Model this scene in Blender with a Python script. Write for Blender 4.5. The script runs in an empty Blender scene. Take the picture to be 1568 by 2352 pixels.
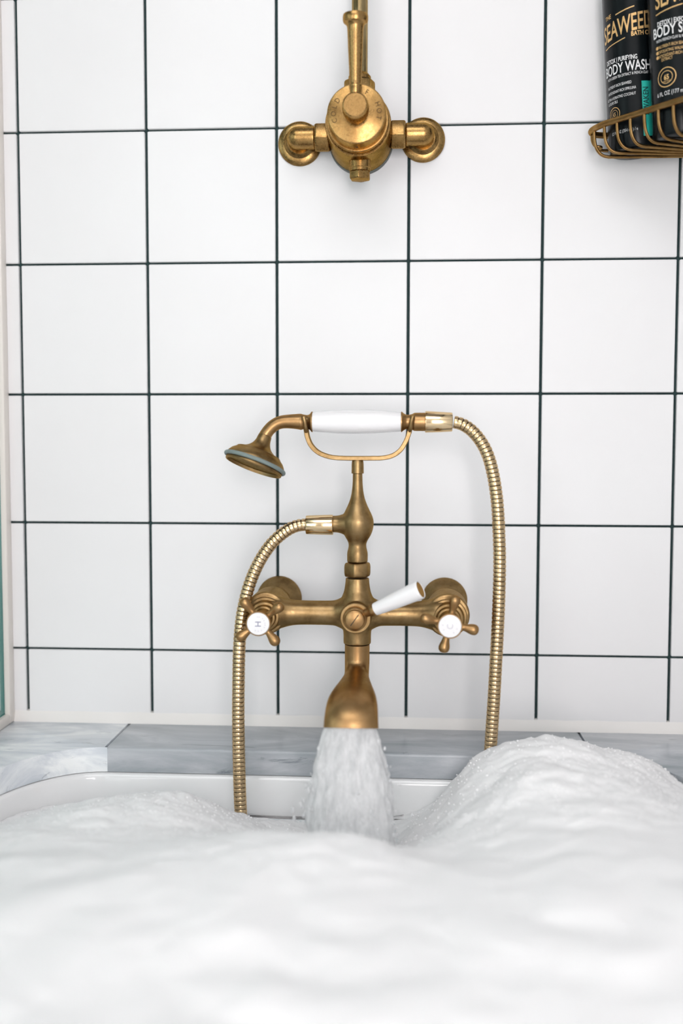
import bpy, bmesh, math, random
import numpy as np
from mathutils import Vector, Matrix, noise
random.seed(7)
PI = math.pi
SC = bpy.context.scene
COL = SC.collection

# ------------------------------------------------------------------ camera
# wall face at y = 0, x to the right, z up; RZ lifts the wall-grid zero line to its real height
RZ = 0.988
CAM_R = ((0.9978385078, 0.0656982425, 0.0014329292),
         (0.0057174864, -0.0650741850, -0.9978640493),
         (-0.0654646676, 0.9957153667, -0.0653091564))
CAM_C = Vector((0.15344, -1.20667, -0.05679 + RZ))
cam_d = bpy.data.cameras.new('camera')
cam = bpy.data.objects.new('camera', cam_d); COL.objects.link(cam)
cam_d.sensor_fit = 'VERTICAL'; cam_d.sensor_height = 36.0; cam_d.sensor_width = 24.0
cam_d.lens = 2400.0 / 2352.0 * 36.0
cam_d.clip_start = 0.02
r, d_, f_ = (Vector(v) for v in CAM_R)
M = Matrix(((r.x, -d_.x, -f_.x), (r.y, -d_.y, -f_.y), (r.z, -d_.z, -f_.z)))
cam.matrix_world = Matrix.Translation(CAM_C) @ M.to_4x4()
cam_d.dof.use_dof = True; cam_d.dof.focus_distance = 1.13; cam_d.dof.aperture_fstop = 2.0
SC.camera = cam

# ------------------------------------------------------------------ world, lights, exposure
world = bpy.data.worlds.new('world'); SC.world = world; world.use_nodes = True
wb = world.node_tree.nodes['Background']
wb.inputs[0].default_value = (0.86, 0.92, 1.0, 1); wb.inputs[1].default_value = 1.0

def area_light(name, loc, target, sx, sy, power, color):
    l = bpy.data.lights.new(name, 'AREA'); l.shape = 'RECTANGLE'; l.size = sx; l.size_y = sy
    l.energy = power; l.color = color
    o = bpy.data.objects.new(name, l); COL.objects.link(o); o.location = loc
    o.rotation_euler = (Vector(target) - Vector(loc)).to_track_quat('-Z', 'Y').to_euler()
    return o
# key daylight at the right window; the other three lamps are added fill
area_light('left_fill_light', (-0.95, -2.36, 1.08), (-0.95, 0, 1.08), 0.86, 1.26, 9, (1.0, 0.975, 0.98))  # fill lamp added left of the camera; its window is invented
area_light('window_daylight', (0.39, -2.36, 0.98), (0.39, 0, 0.98), 0.64, 1.22, 28, (1.0, 0.955, 0.952))
area_light('side_fill_light', (-1.78, -1.5, 1.55), (0, -1.5, 1.55), 1.16, 1.16, 5, (0.97, 0.965, 0.985))  # side fill added to even out the left; no known window there
area_light('overhead_fill_light', (-0.1, -1.70, 2.49), (-0.1, -1.70, 0), 1.3, 1.3, 18, (0.99, 0.98, 0.99))  # overhead fill added to brighten the foam; its skylight is invented
SC.view_settings.view_transform = 'Standard'; SC.view_settings.look = 'None'
SC.view_settings.gamma = 1.0; SC.view_settings.use_curve_mapping = False
SC.view_settings.exposure = -0.11
SC.cycles.use_denoising = True; SC.cycles.use_adaptive_sampling = True; SC.cycles.adaptive_threshold = 0.08; SC.cycles.adaptive_min_samples = 8
SC.cycles.max_bounces = 8; SC.cycles.diffuse_bounces = 3; SC.cycles.glossy_bounces = 3; SC.cycles.transparent_max_bounces = 16
SC.cycles.caustics_reflective = False; SC.cycles.caustics_refractive = False

# ------------------------------------------------------------------ measuring helper
def W(px, py, D):
    """photo measurement at a known distance D in front of the tiled wall -> real position"""
    a, b = (px - 784) / 2400.0, (py - 1176) / 2400.0
    d = r * a + d_ * b + f_
    t = (-D - CAM_C.y) / d.y
    return CAM_C + d * t

# ------------------------------------------------------------------ materials
def mat(name):
    m = bpy.data.materials.new(name); m.use_nodes = True
    nt = m.node_tree
    return m, nt, nt.nodes['Principled BSDF'], nt.nodes, nt.links
def simple(name, col, rough=0.5, metal=0.0, spec=0.5, coat=0.0):
    m, nt, b, N, L = mat(name)
    b.inputs['Base Color'].default_value = (*col, 1); b.inputs['Roughness'].default_value = rough
    b.inputs['Metallic'].default_value = metal; b.inputs['Specular IOR Level'].default_value = spec
    b.inputs['Coat Weight'].default_value = coat
    return m
def tex_noise(N, L, scale, detail=4, rough=0.6, vec=None, dist=0.0):
    n = N.new('ShaderNodeTexNoise'); n.inputs['Scale'].default_value = scale
    n.inputs['Detail'].default_value = detail; n.inputs['Roughness'].default_value = rough
    n.inputs['Distortion'].default_value = dist
    if vec is None:
        g = N.new('ShaderNodeNewGeometry'); vec = g.outputs['Position']
    L.new(vec, n.inputs['Vector'])
    return n
def ramp(N, L, src, stops):
    rm = N.new('ShaderNodeValToRGB'); e = rm.color_ramp.elements
    while len(e) < len(stops): e.new(0.5)
    for k, (p, c) in enumerate(stops):
        e[k].position = p; e[k].color = (*c, 1)
    L.new(src, rm.inputs['Fac'])
    return rm
def bump(N, L, b, src, strength, dist):
    bp = N.new('ShaderNodeBump'); bp.inputs['Strength'].default_value = strength; bp.inputs['Distance'].default_value = dist
    L.new(src, bp.inputs['Height']); L.new(bp.outputs['Normal'], b.inputs['Normal'])

def brass(name, dark, mid, light, r0, r1, scale=45.0, fine=420.0):
    m, nt, b, N, L = mat(name)
    n = tex_noise(N, L, scale, 6, 0.65)
    rm = ramp(N, L, n.outputs['Fac'], [(0.30, dark), (0.5, mid), (0.72, light)])
    L.new(rm.outputs['Color'], b.inputs['Base Color'])
    n2 = tex_noise(N, L, fine, 3, 0.6)
    mr = N.new('ShaderNodeMapRange'); L.new(n2.outputs['Fac'], mr.inputs[0])
    mr.inputs[1].default_value = 0.3; mr.inputs[2].default_value = 0.7
    mr.inputs[3].default_value = r0; mr.inputs[4].default_value = r1
    L.new(mr.outputs[0], b.inputs['Roughness'])
    b.inputs['Metallic'].default_value = 1.0; b.inputs['Specular Tint'].default_value = (0.80, 0.64, 0.42, 1)
    bump(N, L, b, n2.outputs['Fac'], 0.03, 0.0005)
    return m
MAT_BRASS = brass('aged_brass', (0.175, 0.110, 0.046), (0.282, 0.184, 0.083), (0.372, 0.254, 0.123), 0.31, 0.46, 55.0)
MAT_BRASS_WARM = brass('warm_worn_brass', (0.29, 0.170, 0.073), (0.37, 0.222, 0.099), (0.43, 0.268, 0.123), 0.32, 0.44)
MAT_VALVE = brass('bright_valve_brass', (0.23, 0.130, 0.045), (0.34, 0.204, 0.074), (0.43, 0.268, 0.105), 0.22, 0.36)
MAT_LEVER = brass('smooth_lever_brass', (0.33, 0.195, 0.072), (0.38, 0.228, 0.086), (0.43, 0.265, 0.104), 0.22, 0.32, 20.0)
MAT_VALVE_DARK = brass('tarnished_valve_brass', (0.14, 0.082, 0.030), (0.26, 0.160, 0.060), (0.37, 0.235, 0.092), 0.20, 0.34)
MAT_GOLD = brass('polished_pale_brass', (0.74, 0.56, 0.33), (0.78, 0.60, 0.365), (0.81, 0.64, 0.40), 0.10, 0.16)
MAT_HOSE = brass('hose_brass', (0.54, 0.385, 0.215), (0.62, 0.455, 0.265), (0.70, 0.525, 0.32), 0.22, 0.32)
MAT_WIRE = brass('antique_wire_brass', (0.18, 0.100, 0.036), (0.29, 0.170, 0.066), (0.38, 0.235, 0.100), 0.30, 0.44)
MAT_PIPE = brass('riser_pipe_brass', (0.26, 0.190, 0.085), (0.35, 0.265, 0.135), (0.43, 0.335, 0.180), 0.14, 0.24)
MAT_ROSE = brass('shaded_rose_brass', (0.05, 0.032, 0.016), (0.09, 0.06, 0.03), (0.13, 0.085, 0.042), 0.35, 0.5)  # recess shade of the shower rose put into a dark base colour
MAT_GROOVE = simple('recess_shade', (0.035, 0.024, 0.012), 0.6, 0.3)  # shade in hose grooves, screw slot and screw hole, painted dark
MAT_PORCELAIN = simple('white_porcelain', (0.88, 0.87, 0.88), 0.12, 0, 0.5, 0.3)
MAT_RUBBER = simple('grey_green_rubber', (0.20, 0.25, 0.24), 0.55)
MAT_GASKET = simple('grey_gasket', (0.13, 0.14, 0.125), 0.6)
MAT_INK = simple('blue_grey_print', (0.22, 0.22, 0.34), 0.5)
MAT_INK_PALE = simple('pale_worn_print', (0.62, 0.60, 0.66), 0.5)
MAT_SEALANT = simple('cream_sealant', (0.86, 0.835, 0.81), 0.55)
MAT_CHANNEL = simple('cream_channel', (0.82, 0.77, 0.72), 0.4)
MAT_PLASTER = simple('white_plaster', (0.80, 0.79, 0.78), 0.8)
MAT_CEILING = simple('grey_ceiling_paint', (0.36, 0.35, 0.35), 0.8)
MAT_FLOOR = simple('grey_stone_floor', (0.42, 0.37, 0.32), 0.5)
MAT_FRAME = simple('white_window_paint', (0.85, 0.85, 0.85), 0.4)
MAT_ENAMEL = simple('white_enamel', (0.86, 0.865, 0.87), 0.10, 0, 0.5, 0.3)
MAT_BOTTLE = simple('black_plastic', (0.004, 0.006, 0.007), 0.26, 0, 0.18)
MAT_CAP = simple('matte_black_cap', (0.02, 0.02, 0.02), 0.45)
MAT_PRINT_W = simple('white_print', (0.80, 0.80, 0.80), 0.5)
MAT_PRINT_G = simple('gold_foil_print', (0.72, 0.45, 0.18), 0.35, 0.3)
MAT_PRINT_T = simple('teal_print', (0.02, 0.44, 0.36), 0.45)
MAT_PRINT_D = simple('dark_teal_print', (0.004, 0.05, 0.05), 0.5)

# glazed tile
MAT_TILE, nt, b, N, L = mat('white_glazed_tile')
n = tex_noise(N, L, 3.0, 2)
rm = ramp(N, L, n.outputs['Fac'], [(0.3, (0.835, 0.825, 0.832)), (0.7, (0.86, 0.858, 0.865))])
L.new(rm.outputs['Color'], b.inputs['Base Color'])
b.inputs['Roughness'].default_value = 0.34; b.inputs['Specular IOR Level'].default_value = 0.14
n = tex_noise(N, L, 9.0, 2); bump(N, L, b, n.outputs['Fac'], 0.05, 0.01)
# dark green grout with paler worn specks
MAT_GROUT, nt, b, N, L = mat('dark_green_grout')
n = tex_noise(N, L, 60, 5, 0.7)
rm = ramp(N, L, n.outputs['Fac'], [(0.35, (0.004, 0.022, 0.024)), (0.66, (0.010, 0.038, 0.038)), (0.80, (0.10, 0.16, 0.16))])
L.new(rm.outputs['Color'], b.inputs['Base Color']); b.inputs['Roughness'].default_value = 0.75
# grey veined marble
def marble(name, tone, seed):
    m, nt, b, N, L = mat(name)
    g = N.new('ShaderNodeNewGeometry')
    mp = N.new('ShaderNodeMapping'); mp.inputs['Scale'].default_value = (0.5, 1.7, 1.7); mp.inputs['Rotation'].default_value = (0, 0, 0.22)
    mp.inputs['Location'].default_value = (seed, seed * 0.7, seed * 1.3)
    L.new(g.outputs['Position'], mp.inputs['Vector'])
    n = tex_noise(N, L, 9.0, 8, 0.62, mp.outputs[0], 0.9)
    n2 = tex_noise(N, L, 22.0, 7, 0.7, mp.outputs[0], 1.6)
    t = lambda c: tuple(min(1, q * tone) for q in c)
    rm = ramp(N, L, n.outputs['Fac'], [(0.32, t((0.27, 0.31, 0.335))), (0.50, t((0.42, 0.445, 0.475))), (0.66, t((0.60, 0.615, 0.645)))])
    rv = ramp(N, L, n2.outputs['Fac'], [(0.30, (0.42, 0.45, 0.47)), (0.40, (1, 1, 1))])
    mx = N.new('ShaderNodeMix'); mx.data_type = 'RGBA'; mx.blend_type = 'MULTIPLY'; mx.inputs['Factor'].default_value = 0.85
    L.new(rm.outputs['Color'], mx.inputs['A']); L.new(rv.outputs['Color'], mx.inputs['B'])
    L.new(mx.outputs['Result'], b.inputs['Base Color']); b.inputs['Roughness'].default_value = 0.3
    return m
MAT_MARBLE = marble('grey_veined_marble', 1.0, 0.0)
MAT_MARBLE_PALE = marble('pale_veined_marble', 1.62, 3.1)
MAT_MARBLE_MID = marble('mid_grey_veined_marble', 1.12, 5.4)
# foam
MAT_FOAM, nt, b, N, L = mat('white_bubble_foam')
b.inputs['Base Color'].default_value = (0.968, 0.962, 0.968, 1); b.inputs['Roughness'].default_value = 0.9
b.inputs['Specular IOR Level'].default_value = 0.08
v = N.new('ShaderNodeTexVoronoi'); v.inputs['Scale'].default_value = 520
g = N.new('ShaderNodeNewGeometry'); L.new(g.outputs['Position'], v.inputs['Vector'])
bump(N, L, b, v.outputs['Distance'], 0.15, 0.001)
def thin_clear(name, tint, gloss, white=0.0, rough=0.03):
    m = bpy.data.materials.new(name); m.use_nodes = True; nt = m.node_tree; N, L = nt.nodes, nt.links
    N.remove(N['Principled BSDF']); out = N['Material Output']
    t = N.new('ShaderNodeBsdfTransparent'); t.inputs[0].default_value = (*tint, 1)
    s = N.new('ShaderNodeBsdfGlossy'); s.inputs['Roughness'].default_value = rough
    lw = N.new('ShaderNodeLayerWeight'); lw.inputs[0].default_value = 0.5
    fr = N.new('ShaderNodeMath'); fr.operation = 'POWER'; fr.inputs[1].default_value = 4.0; L.new(lw.outputs['Facing'], fr.inputs[0])
    mu = N.new('ShaderNodeMath'); mu.operation = 'MULTIPLY_ADD'; mu.inputs[1].default_value = min(0.9, gloss * 0.45); mu.inputs[2].default_value = 0.03; mu.use_clamp = True
    L.new(fr.outputs[0], mu.inputs[0])
    mix = N.new('ShaderNodeMixShader'); L.new(mu.outputs[0], mix.inputs[0]); L.new(t.outputs[0], mix.inputs[1]); L.new(s.outputs[0], mix.inputs[2])
    last = mix
    if white:
        d = N.new('ShaderNodeBsdfDiffuse'); d.inputs[0].default_value = (0.97, 0.97, 0.975, 1)
        tr = N.new('ShaderNodeBsdfTranslucent'); tr.inputs[0].default_value = (0.97, 0.97, 0.975, 1)
        m1 = N.new('ShaderNodeMixShader'); m1.inputs[0].default_value = 0.45; L.new(d.outputs[0], m1.inputs[1]); L.new(tr.outputs[0], m1.inputs[2])
        mp = N.new('ShaderNodeMapping'); mp.inputs['Scale'].default_value = (1, 1, 0.3)
        g = N.new('ShaderNodeNewGeometry'); L.new(g.outputs['Position'], mp.inputs[0])
        n = tex_noise(N, L, 130, 4, 0.6, mp.outputs[0])
        rm = N.new('ShaderNodeMapRange'); L.new(n.outputs['Fac'], rm.inputs[0])
        rm.inputs[1].default_value = 0.35; rm.inputs[2].default_value = 0.65; rm.inputs[3].default_value = white - 0.25; rm.inputs[4].default_value = white + 0.2
        m2 = N.new('ShaderNodeMixShader'); L.new(rm.outputs[0], m2.inputs[0]); L.new(mix.outputs[0], m2.inputs[1]); L.new(m1.outputs[0], m2.inputs[2])
        bp = N.new('ShaderNodeBump'); bp.inputs['Strength'].default_value = 0.5; bp.inputs['Distance'].default_value = 0.002
        L.new(n.outputs['Fac'], bp.inputs['Height']); L.new(bp.outputs[0], s.inputs['Normal']); L.new(bp.outputs[0], d.inputs['Normal'])
        last = m2
    L.new(last.outputs[0], out.inputs[0])
    return m
MAT_GLASS = thin_clear('green_tinted_glass', (0.84, 0.925, 0.915), 1.8)
MAT_GLASS_EDGE = simple('green_glass_edge', (0.05, 0.26, 0.24), 0.15)
MAT_STREAM = thin_clear('aerated_water', (0.96, 0.97, 0.98), 1.0, 0.78, 0.12)
MAT_DROP = thin_clear('water_drop', (0.96, 0.97, 0.98), 1.2, 0.75, 0.05)
MAT_WATER = simple('soapy_bath_water', (0.80, 0.84, 0.86), 0.08)

# ------------------------------------------------------------------ builders
def link(name, me, material, parent=None, smooth=True, angle=35):
    if smooth:
        for p in me.polygons: p.use_smooth = True
        me.set_sharp_from_angle(angle=math.radians(angle))
    if material: me.materials.append(material)
    o = bpy.data.objects.new(name, me); COL.objects.link(o)
    if parent is not None:
        base = parent
        off = Vector((0, 0, 0))
        while base is not None:
            off += base.location; base = base.parent
        me.transform(Matrix.Translation(-off)); o.parent = parent
    return o
def tag(o, label=None, cat=None, group=None, kind=None):
    if label: o['label'] = label
    if cat: o['category'] = cat
    if group: o['group'] = group
    if kind: o['kind'] = kind
    return o
def empty(name, loc, label, cat, group=None):
    o = bpy.data.objects.new(name, None); COL.objects.link(o); o.location = loc; o.empty_display_size = 0.02
    return tag(o, label, cat, group)
def pyd(name, v, f):
    me = bpy.data.meshes.new(name); me.from_pydata([tuple(x) for x in v], [], f); me.update(); return me
def frame_of(axis):
    a = Vector(axis).normalized()
    u = a.orthogonal().normalized()
    return a, u, a.cross(u).normalized()
def lathe_geo(prof, org, axis, seg=48, ref=None):
    """prof: (distance along axis, radius)"""
    a, u, w = frame_of(axis)
    if ref is not None:
        u = (Vector(ref) - a * a.dot(Vector(ref))).normalized(); w = a.cross(u)
    org = Vector(org); V, F = [], []
    for s, rad in prof:
        for k in range(seg):
            t = 2 * PI * k / seg
            V.append(org + a * s + (u * math.cos(t) + w * math.sin(t)) * max(rad, 1e-5))
    for i in range(len(prof) - 1):
        for k in range(seg):
            k2 = (k + 1) % seg
            F.append((i * seg + k, i * seg + k2, (i + 1) * seg + k2, (i + 1) * seg + k))
    F.append(tuple(range(seg - 1, -1, -1))); F.append(tuple(range((len(prof) - 1) * seg, len(prof) * seg)))
    return V, F
def lathe(name, prof, org, axis, m, parent=None, seg=48, angle=35, ref=None):
    V, F = lathe_geo(prof, org, axis, seg, ref)
    me = pyd(name, V, F)
    bm = bmesh.new(); bm.from_mesh(me); bmesh.ops.recalc_face_normals(bm, faces=bm.faces); bm.to_mesh(me); bm.free()
    return link(name, me, m, parent, True, angle)
def smooth_prof(pts, n=6):
    """Catmull-Rom through profile points"""
    out = []
    P = [pts[0]] + list(pts) + [pts[-1]]
    for i in range(1, len(P) - 2):
        p0, p1, p2, p3 = (np.array(q, float) for q in P[i - 1:i + 3])
        for k in range(n):
            t = k / n
            out.append(tuple(0.5 * ((2 * p1) + (-p0 + p2) * t + (2 * p0 - 5 * p1 + 4 * p2 - p3) * t * t + (-p0 + 3 * p1 - 3 * p2 + p3) * t ** 3)))
    out.append(tuple(pts[-1]))
    return out
def sweep_geo(path, shape, seg=24, cap=True, up=Vector((0, 1, 0))):
    """path: list of Vector; shape(i) -> (half width along side, half height) ; elliptical section, parallel frame"""
    n = len(path); V, F = [], []
    side = None
    for i in range(n):
        t = (path[min(i + 1, n - 1)] - path[max(i - 1, 0)]).normalized()
        if side is None:
            side = t.cross(up)
            side = side.normalized() if side.length > 1e-4 else t.orthogonal().normalized()
        else:
            side = (side - t * side.dot(t)).normalized()
        nn = t.cross(side).normalized()
        a, b = shape(i)
        for k in range(seg):
            th = 2 * PI * k / seg
            V.append(path[i] + side * (a * math.cos(th)) + nn * (b * math.sin(th)))
    for i in range(n - 1):
        for k in range(seg):
            k2 = (k + 1) % seg
            F.append((i * seg + k, i * seg + k2, (i + 1) * seg + k2, (i + 1) * seg + k))
    if cap:
        F.append(tuple(range(seg - 1, -1, -1))); F.append(tuple(range((n - 1) * seg, n * seg)))
    return V, F
def fixn(me):
    bm = bmesh.new(); bm.from_mesh(me); bmesh.ops.recalc_face_normals(bm, faces=bm.faces); bm.to_mesh(me); bm.free(); return me
def tube(name, path, rad, m, parent=None, seg=16, angle=35):
    V, F = sweep_geo([Vector(p) for p in path], (lambda i: (rad, rad)) if not callable(rad) else rad, seg)
    return link(name, fixn(pyd(name, V, F)), m, parent, True, angle)
def spline(pts, n=12):
    return [Vector(p) for p in smooth_prof([tuple(q) for q in pts], n)]
def resample(path, step):
    out = [path[0].copy()]; acc = 0.0
    for a, b in zip(path[:-1], path[1:]):
        L_ = (b - a).length; pos = 0.0
        while L_ > 1e-9 and acc + (L_ - pos) >= step:
            pos += step - acc; acc = 0.0
            out.append(a.lerp(b, pos / L_))
        acc += L_ - pos
    return out
def box_geo(lo, hi):
    (x0, y0, z0), (x1, y1, z1) = lo, hi
    V = [Vector(p) for p in ((x0, y0, z0), (x1, y0, z0), (x1, y1, z0), (x0, y1, z0), (x0, y0, z1), (x1, y0, z1), (x1, y1, z1), (x0, y1, z1))]
    return V, [(0, 3, 2, 1), (4, 5, 6, 7), (0, 1, 5, 4), (1, 2, 6, 5), (2, 3, 7, 6), (3, 0, 4, 7)]
def box(name, lo, hi, m, parent=None, bevel=0.0, segs=2):
    V, F = box_geo(lo, hi); me = pyd(name, V, F)
    if bevel:
        bm = bmesh.new(); bm.from_mesh(me)
        bmesh.ops.bevel(bm, geom=bm.edges[:], offset=bevel, segments=segs, affect='EDGES', profile=0.5)
        bm.to_mesh(me); bm.free()
    return link(name, me, m, parent, bool(bevel), 50)
def merge(geos):
    V, F = [], []
    for v, f in geos:
        o = len(V); V += list(v); F += [tuple(i + o for i in q) for q in f]
    return V, F
def fused(name, geos, m, parent, voxel=0.0009, iters=10):
    """weld overlapping castings into one skin with soft fillets"""
    V, F = merge(geos); me = fixn(pyd(name + '_raw', V, F))
    o = bpy.data.objects.new(name + '_raw', me); COL.objects.link(o)
    md = o.modifiers.new('remesh', 'REMESH'); md.mode = 'VOXEL'; md.voxel_size = voxel
    ms = o.modifiers.new('smooth', 'SMOOTH'); ms.factor = 0.5; ms.iterations = iters
    dg = bpy.context.evaluated_depsgraph_get(); dg.update()
    out = bpy.data.meshes.new_from_object(o.evaluated_get(dg)); out.name = name
    bpy.data.objects.remove(o); bpy.data.meshes.remove(me)
    return link(name, out, m, parent, True, 75)
def hexnut(name, org, axis, rad, length, m, parent, bev=0.002, ref=None):
    V, F = lathe_geo([(0, rad * 0.93), (bev, rad), (length - bev, rad), (length, rad * 0.93)], org, axis, 6, ref)
    me = fixn(pyd(name, V, F))
    bm = bmesh.new(); bm.from_mesh(me)
    bmesh.ops.bevel(bm, geom=bm.edges[:], offset=bev * 0.45, segments=2, affect='EDGES', profile=0.5)
    bm.to_mesh(me); bm.free()
    return link(name, me, m, parent, True, 40)

# ------------------------------------------------------------------ the room
X_R = 0.50            # right alcove wall face
DECK = 0.600          # top of the marble surround
PITCH = 0.150
wall_back = tag(box('wall_back', (-1.8, 0.0, 0), (1.5, 0.10, 2.5), MAT_GROUT), kind='structure')
wall_right = tag(box('wall_right', (X_R, -1.75, 0), (X_R + 0.10, 0.0, 2.5), MAT_GROUT), kind='structure')
tag(box('floor', (-1.9, -2.5, -0.1), (1.6, 0.1, 0.0), MAT_FLOOR), kind='structure')
tag(box('ceiling', (-1.9, -2.5, 2.513), (1.6, 0.1, 2.6), MAT_CEILING), kind='structure')
tag(box('wall_far_right', (1.5, -2.5, 0), (1.6, 0.0, 2.5), MAT_PLASTER), kind='structure')
def wall_front():
    geos = [box_geo((a, -2.5, z0), (c, -2.4, z1)) for a, c, z0, z1 in ((-1.8, -1.40, 0, 2.5), (-0.50, 0.06, 0, 2.5), (0.72, 1.5, 0, 2.5), (-1.40, -0.50, 0, 0.34), (-1.40, -0.50, 1.73, 2.5), (0.06, 0.72, 0, 0.34), (0.06, 0.72, 1.73, 2.5))]
    V, F = merge(geos)
    return tag(link('wall_front', pyd('wall_front', V, F), MAT_PLASTER, None, False), kind='structure')
def wall_with_opening(name, axis, pos, thick, a0, a1, o0, o1, z0, z1):
    geos = []
    for lo, hi, zl, zh in ((a0, o0, 0, 2.5), (o1, a1, 0, 2.5), (o0, o1, 0, z0), (o0, o1, z1, 2.5)):
        if axis == 'y': geos.append(box_geo((lo, pos - thick, zl), (hi, pos, zh)))
        else: geos.append(box_geo((pos - thick, lo, zl), (pos, hi, zh)))
    V, F = merge(geos)
    return tag(link(name, pyd(name, V, F), MAT_PLASTER, None, False), kind='structure')
wall_front()
wall_with_opening('wall_left', 'x', -1.8, 0.1, -2.4, 0.0, -2.1, -0.9, 0.95, 2.15)
w1 = tag(box('window_1', (0.05, -2.47, 0.42), (0.73, -2.44, 1.74), MAT_FRAME), kind='structure')
w4 = tag(box('fill_panel_4', (-1.41, -2.47, 0.42), (-0.49, -2.44, 1.74), MAT_FRAME), kind='structure')  # unseen panel added behind the left fill lamp
w3 = tag(box('fill_panel_3', (-0.76, -2.36, 2.5), (0.56, -1.04, 2.512), MAT_FRAME), kind='structure')  # unseen ceiling panel added to go with the overhead fill
w2 = tag(box('fill_panel_2', (-1.87, -2.11, 0.94), (-1.84, -0.89, 2.16), MAT_FRAME), kind='structure')  # unseen panel added behind the side fill lamp

# wall tiles: one mesh per size, copied
tile_meshes = {}
def tile_mesh(w, h, vertical_wall='back'):
    key = (round(w, 4), round(h, 4), vertical_wall)
    if key not in tile_meshes:
        V, F = box_geo((-w / 2, -0.0045, -h / 2), (w / 2, 0.004, h / 2)) if vertical_wall == 'back' else box_geo((-0.0045, -w / 2, -h / 2), (0.004, w / 2, h / 2))
        me = pyd('tile', V, F)
        bm = bmesh.new(); bm.from_mesh(me)
        bmesh.ops.bevel(bm, geom=bm.edges[:], offset=0.0009, segments=1, affect='EDGES'); bm.to_mesh(me); bm.free()
        me.materials.append(MAT_TILE)
        tile_meshes[key] = me
    return tile_meshes[key]
TILE_BOTTOM = DECK + 0.0115
rows = []
for j in range(-3, 8):
    z0, z1 = RZ + j * PITCH + 0.0013, RZ + (j + 1) * PITCH - 0.0013
    z0 = max(z0, TILE_BOTTOM)
    if z1 - z0 > 0.01: rows.append((z0, z1))
cols = [(k * PITCH + 0.0017, min((k + 1) * PITCH - 0.0017, X_R - 0.0005)) for k in range(-12, 4)]
rng = random.Random(3)
for (z0, z1) in rows:
    for (x0, x1) in cols:
        o = bpy.data.objects.new('tile', tile_mesh(x1 - x0, z1 - z0)); COL.objects.link(o)
        o.location = ((x0 + x1) / 2, -0.0003 + rng.uniform(-0.0002, 0.0002), (z0 + z1) / 2)
        o.rotation_euler = (rng.uniform(-1, 1) * 0.0016, 0, rng.uniform(-1, 1) * 0.0016)
        o.parent = wall_back
for (z0, z1) in rows:
    for k in range(11):
        y1, y0 = -k * PITCH - 0.006, -(k + 1) * PITCH - 0.002
        o = bpy.data.objects.new('tile', tile_mesh(y1 - y0, z1 - z0, 'right')); COL.objects.link(o)
        o.location = (X_R - 0.0003, (y0 + y1) / 2, (z0 + z1) / 2); o.parent = wall_right

# sealant bead between tiles and marble
def bead(name, p0, p1, n_in, h, d):
    p0, p1, n_in = Vector(p0), Vector(p1), Vector(n_in)
    sec = [(0, 0), (d, 0), (d * 0.95, h * 0.25), (d * 0.75, h * 0.6), (d * 0.62, h * 0.95), (0, h)]
    V = []; nseg = 60
    for i in range(nseg + 1):
        p = p0.lerp(p1, i / nseg); jz = noise.noise(p * 40) * 0.0008
        for a, b_ in sec: V.append(p + n_in * a + Vector((0, 0, b_ + (jz if b_ > h * 0.5 else 0))))
    m = len(sec); F = []
    for i in range(nseg):
        for k in range(m):
            k2 = (k + 1) % m
            F.append((i * m + k, i * m + k2, (i + 1) * m + k2, (i + 1) * m + k))
    F += [tuple(range(m)), tuple(range(nseg * m, nseg * m + m))[::-1]]
    return tag(link(name, fixn(pyd(name, V, F)), MAT_SEALANT, None, True, 50), kind='structure')
bead('trim_1', (-0.3165, -0.0, DECK), (X_R - 0.001, -0.0, DECK), (0, -1, 0), 0.0135, 0.008)
bead('trim_2', (X_R, -0.009, DECK), (X_R, -1.69, DECK), (-1, 0, 0), 0.0135, 0.008)

# ------------------------------------------------------------------ marble surround with the tub cut-out
CX0, CX1, CY0, CY1, CA, CB = -0.275, 0.447, -0.104, -1.60, 0.100, 0.160
def corner(ix, iy, off=0.0, n=14):
    """arc of the cut-out corner, from the x-parallel edge to the y-parallel edge; off > 0 shrinks the opening"""
    cx = (CX0 + CA) if ix < 0 else (CX1 - CA); cy = (CY0 - CB) if iy > 0 else (CY1 + CB)
    return [Vector((cx + ix * (CA - off) * math.sin(t), cy + iy * (CB - off) * math.cos(t))) for t in (PI / 2 * k / n for k in range(n + 1))]
def opening(off=0.0):
    p = corner(-1, 1, off)[::-1] + corner(1, 1, off) + corner(1, -1, off)[::-1] + corner(-1, -1, off)
    return p                                    # back-left, back-right, front-right, front-left
surround = empty('marble_tub_surround', (0.086, -0.05, DECK - 0.027), 'grey veined marble surround around the white bathtub with rounded cut-out', 'bath surround')
SX0, SX1, SY1 = -0.350, X_R, -1.70
JL, JR = -0.1778, 0.3495
def slab(poly, name='marble_slab', m=None):
    me = bpy.data.meshes.new(name); bm = bmesh.new()
    f = bm.faces.new([bm.verts.new((p[0], p[1], DECK)) for p in poly])
    if f.normal.z < 0: f.normal_flip()
    bm.normal_update()
    if f.normal.z < 0: f.normal_flip()
    res = bmesh.ops.extrude_face_region(bm, geom=[f])
    vs = [g for g in res['geom'] if isinstance(g, bmesh.types.BMVert)]
    for v_ in vs: v_.co.z -= 0.027
    bmesh.ops.recalc_face_normals(bm, faces=bm.faces)
    ed = [e for e in bm.edges if all(abs(v_.co.z - DECK) < 1e-6 for v_ in e.verts)]
    bmesh.ops.bevel(bm, geom=ed, offset=0.0035, segments=3, affect='EDGES', profile=0.5, clamp_overlap=True)
    bm.to_mesh(me); bm.free()
    return link(name, me, m or MAT_MARBLE, surround, True, 40)
gp = 0.0004
e = 0.0005
bl = corner(-1, 1); br = corner(1, 1); fr_ = corner(1, -1); fl = corner(-1, -1)
ymid = -0.62
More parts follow.
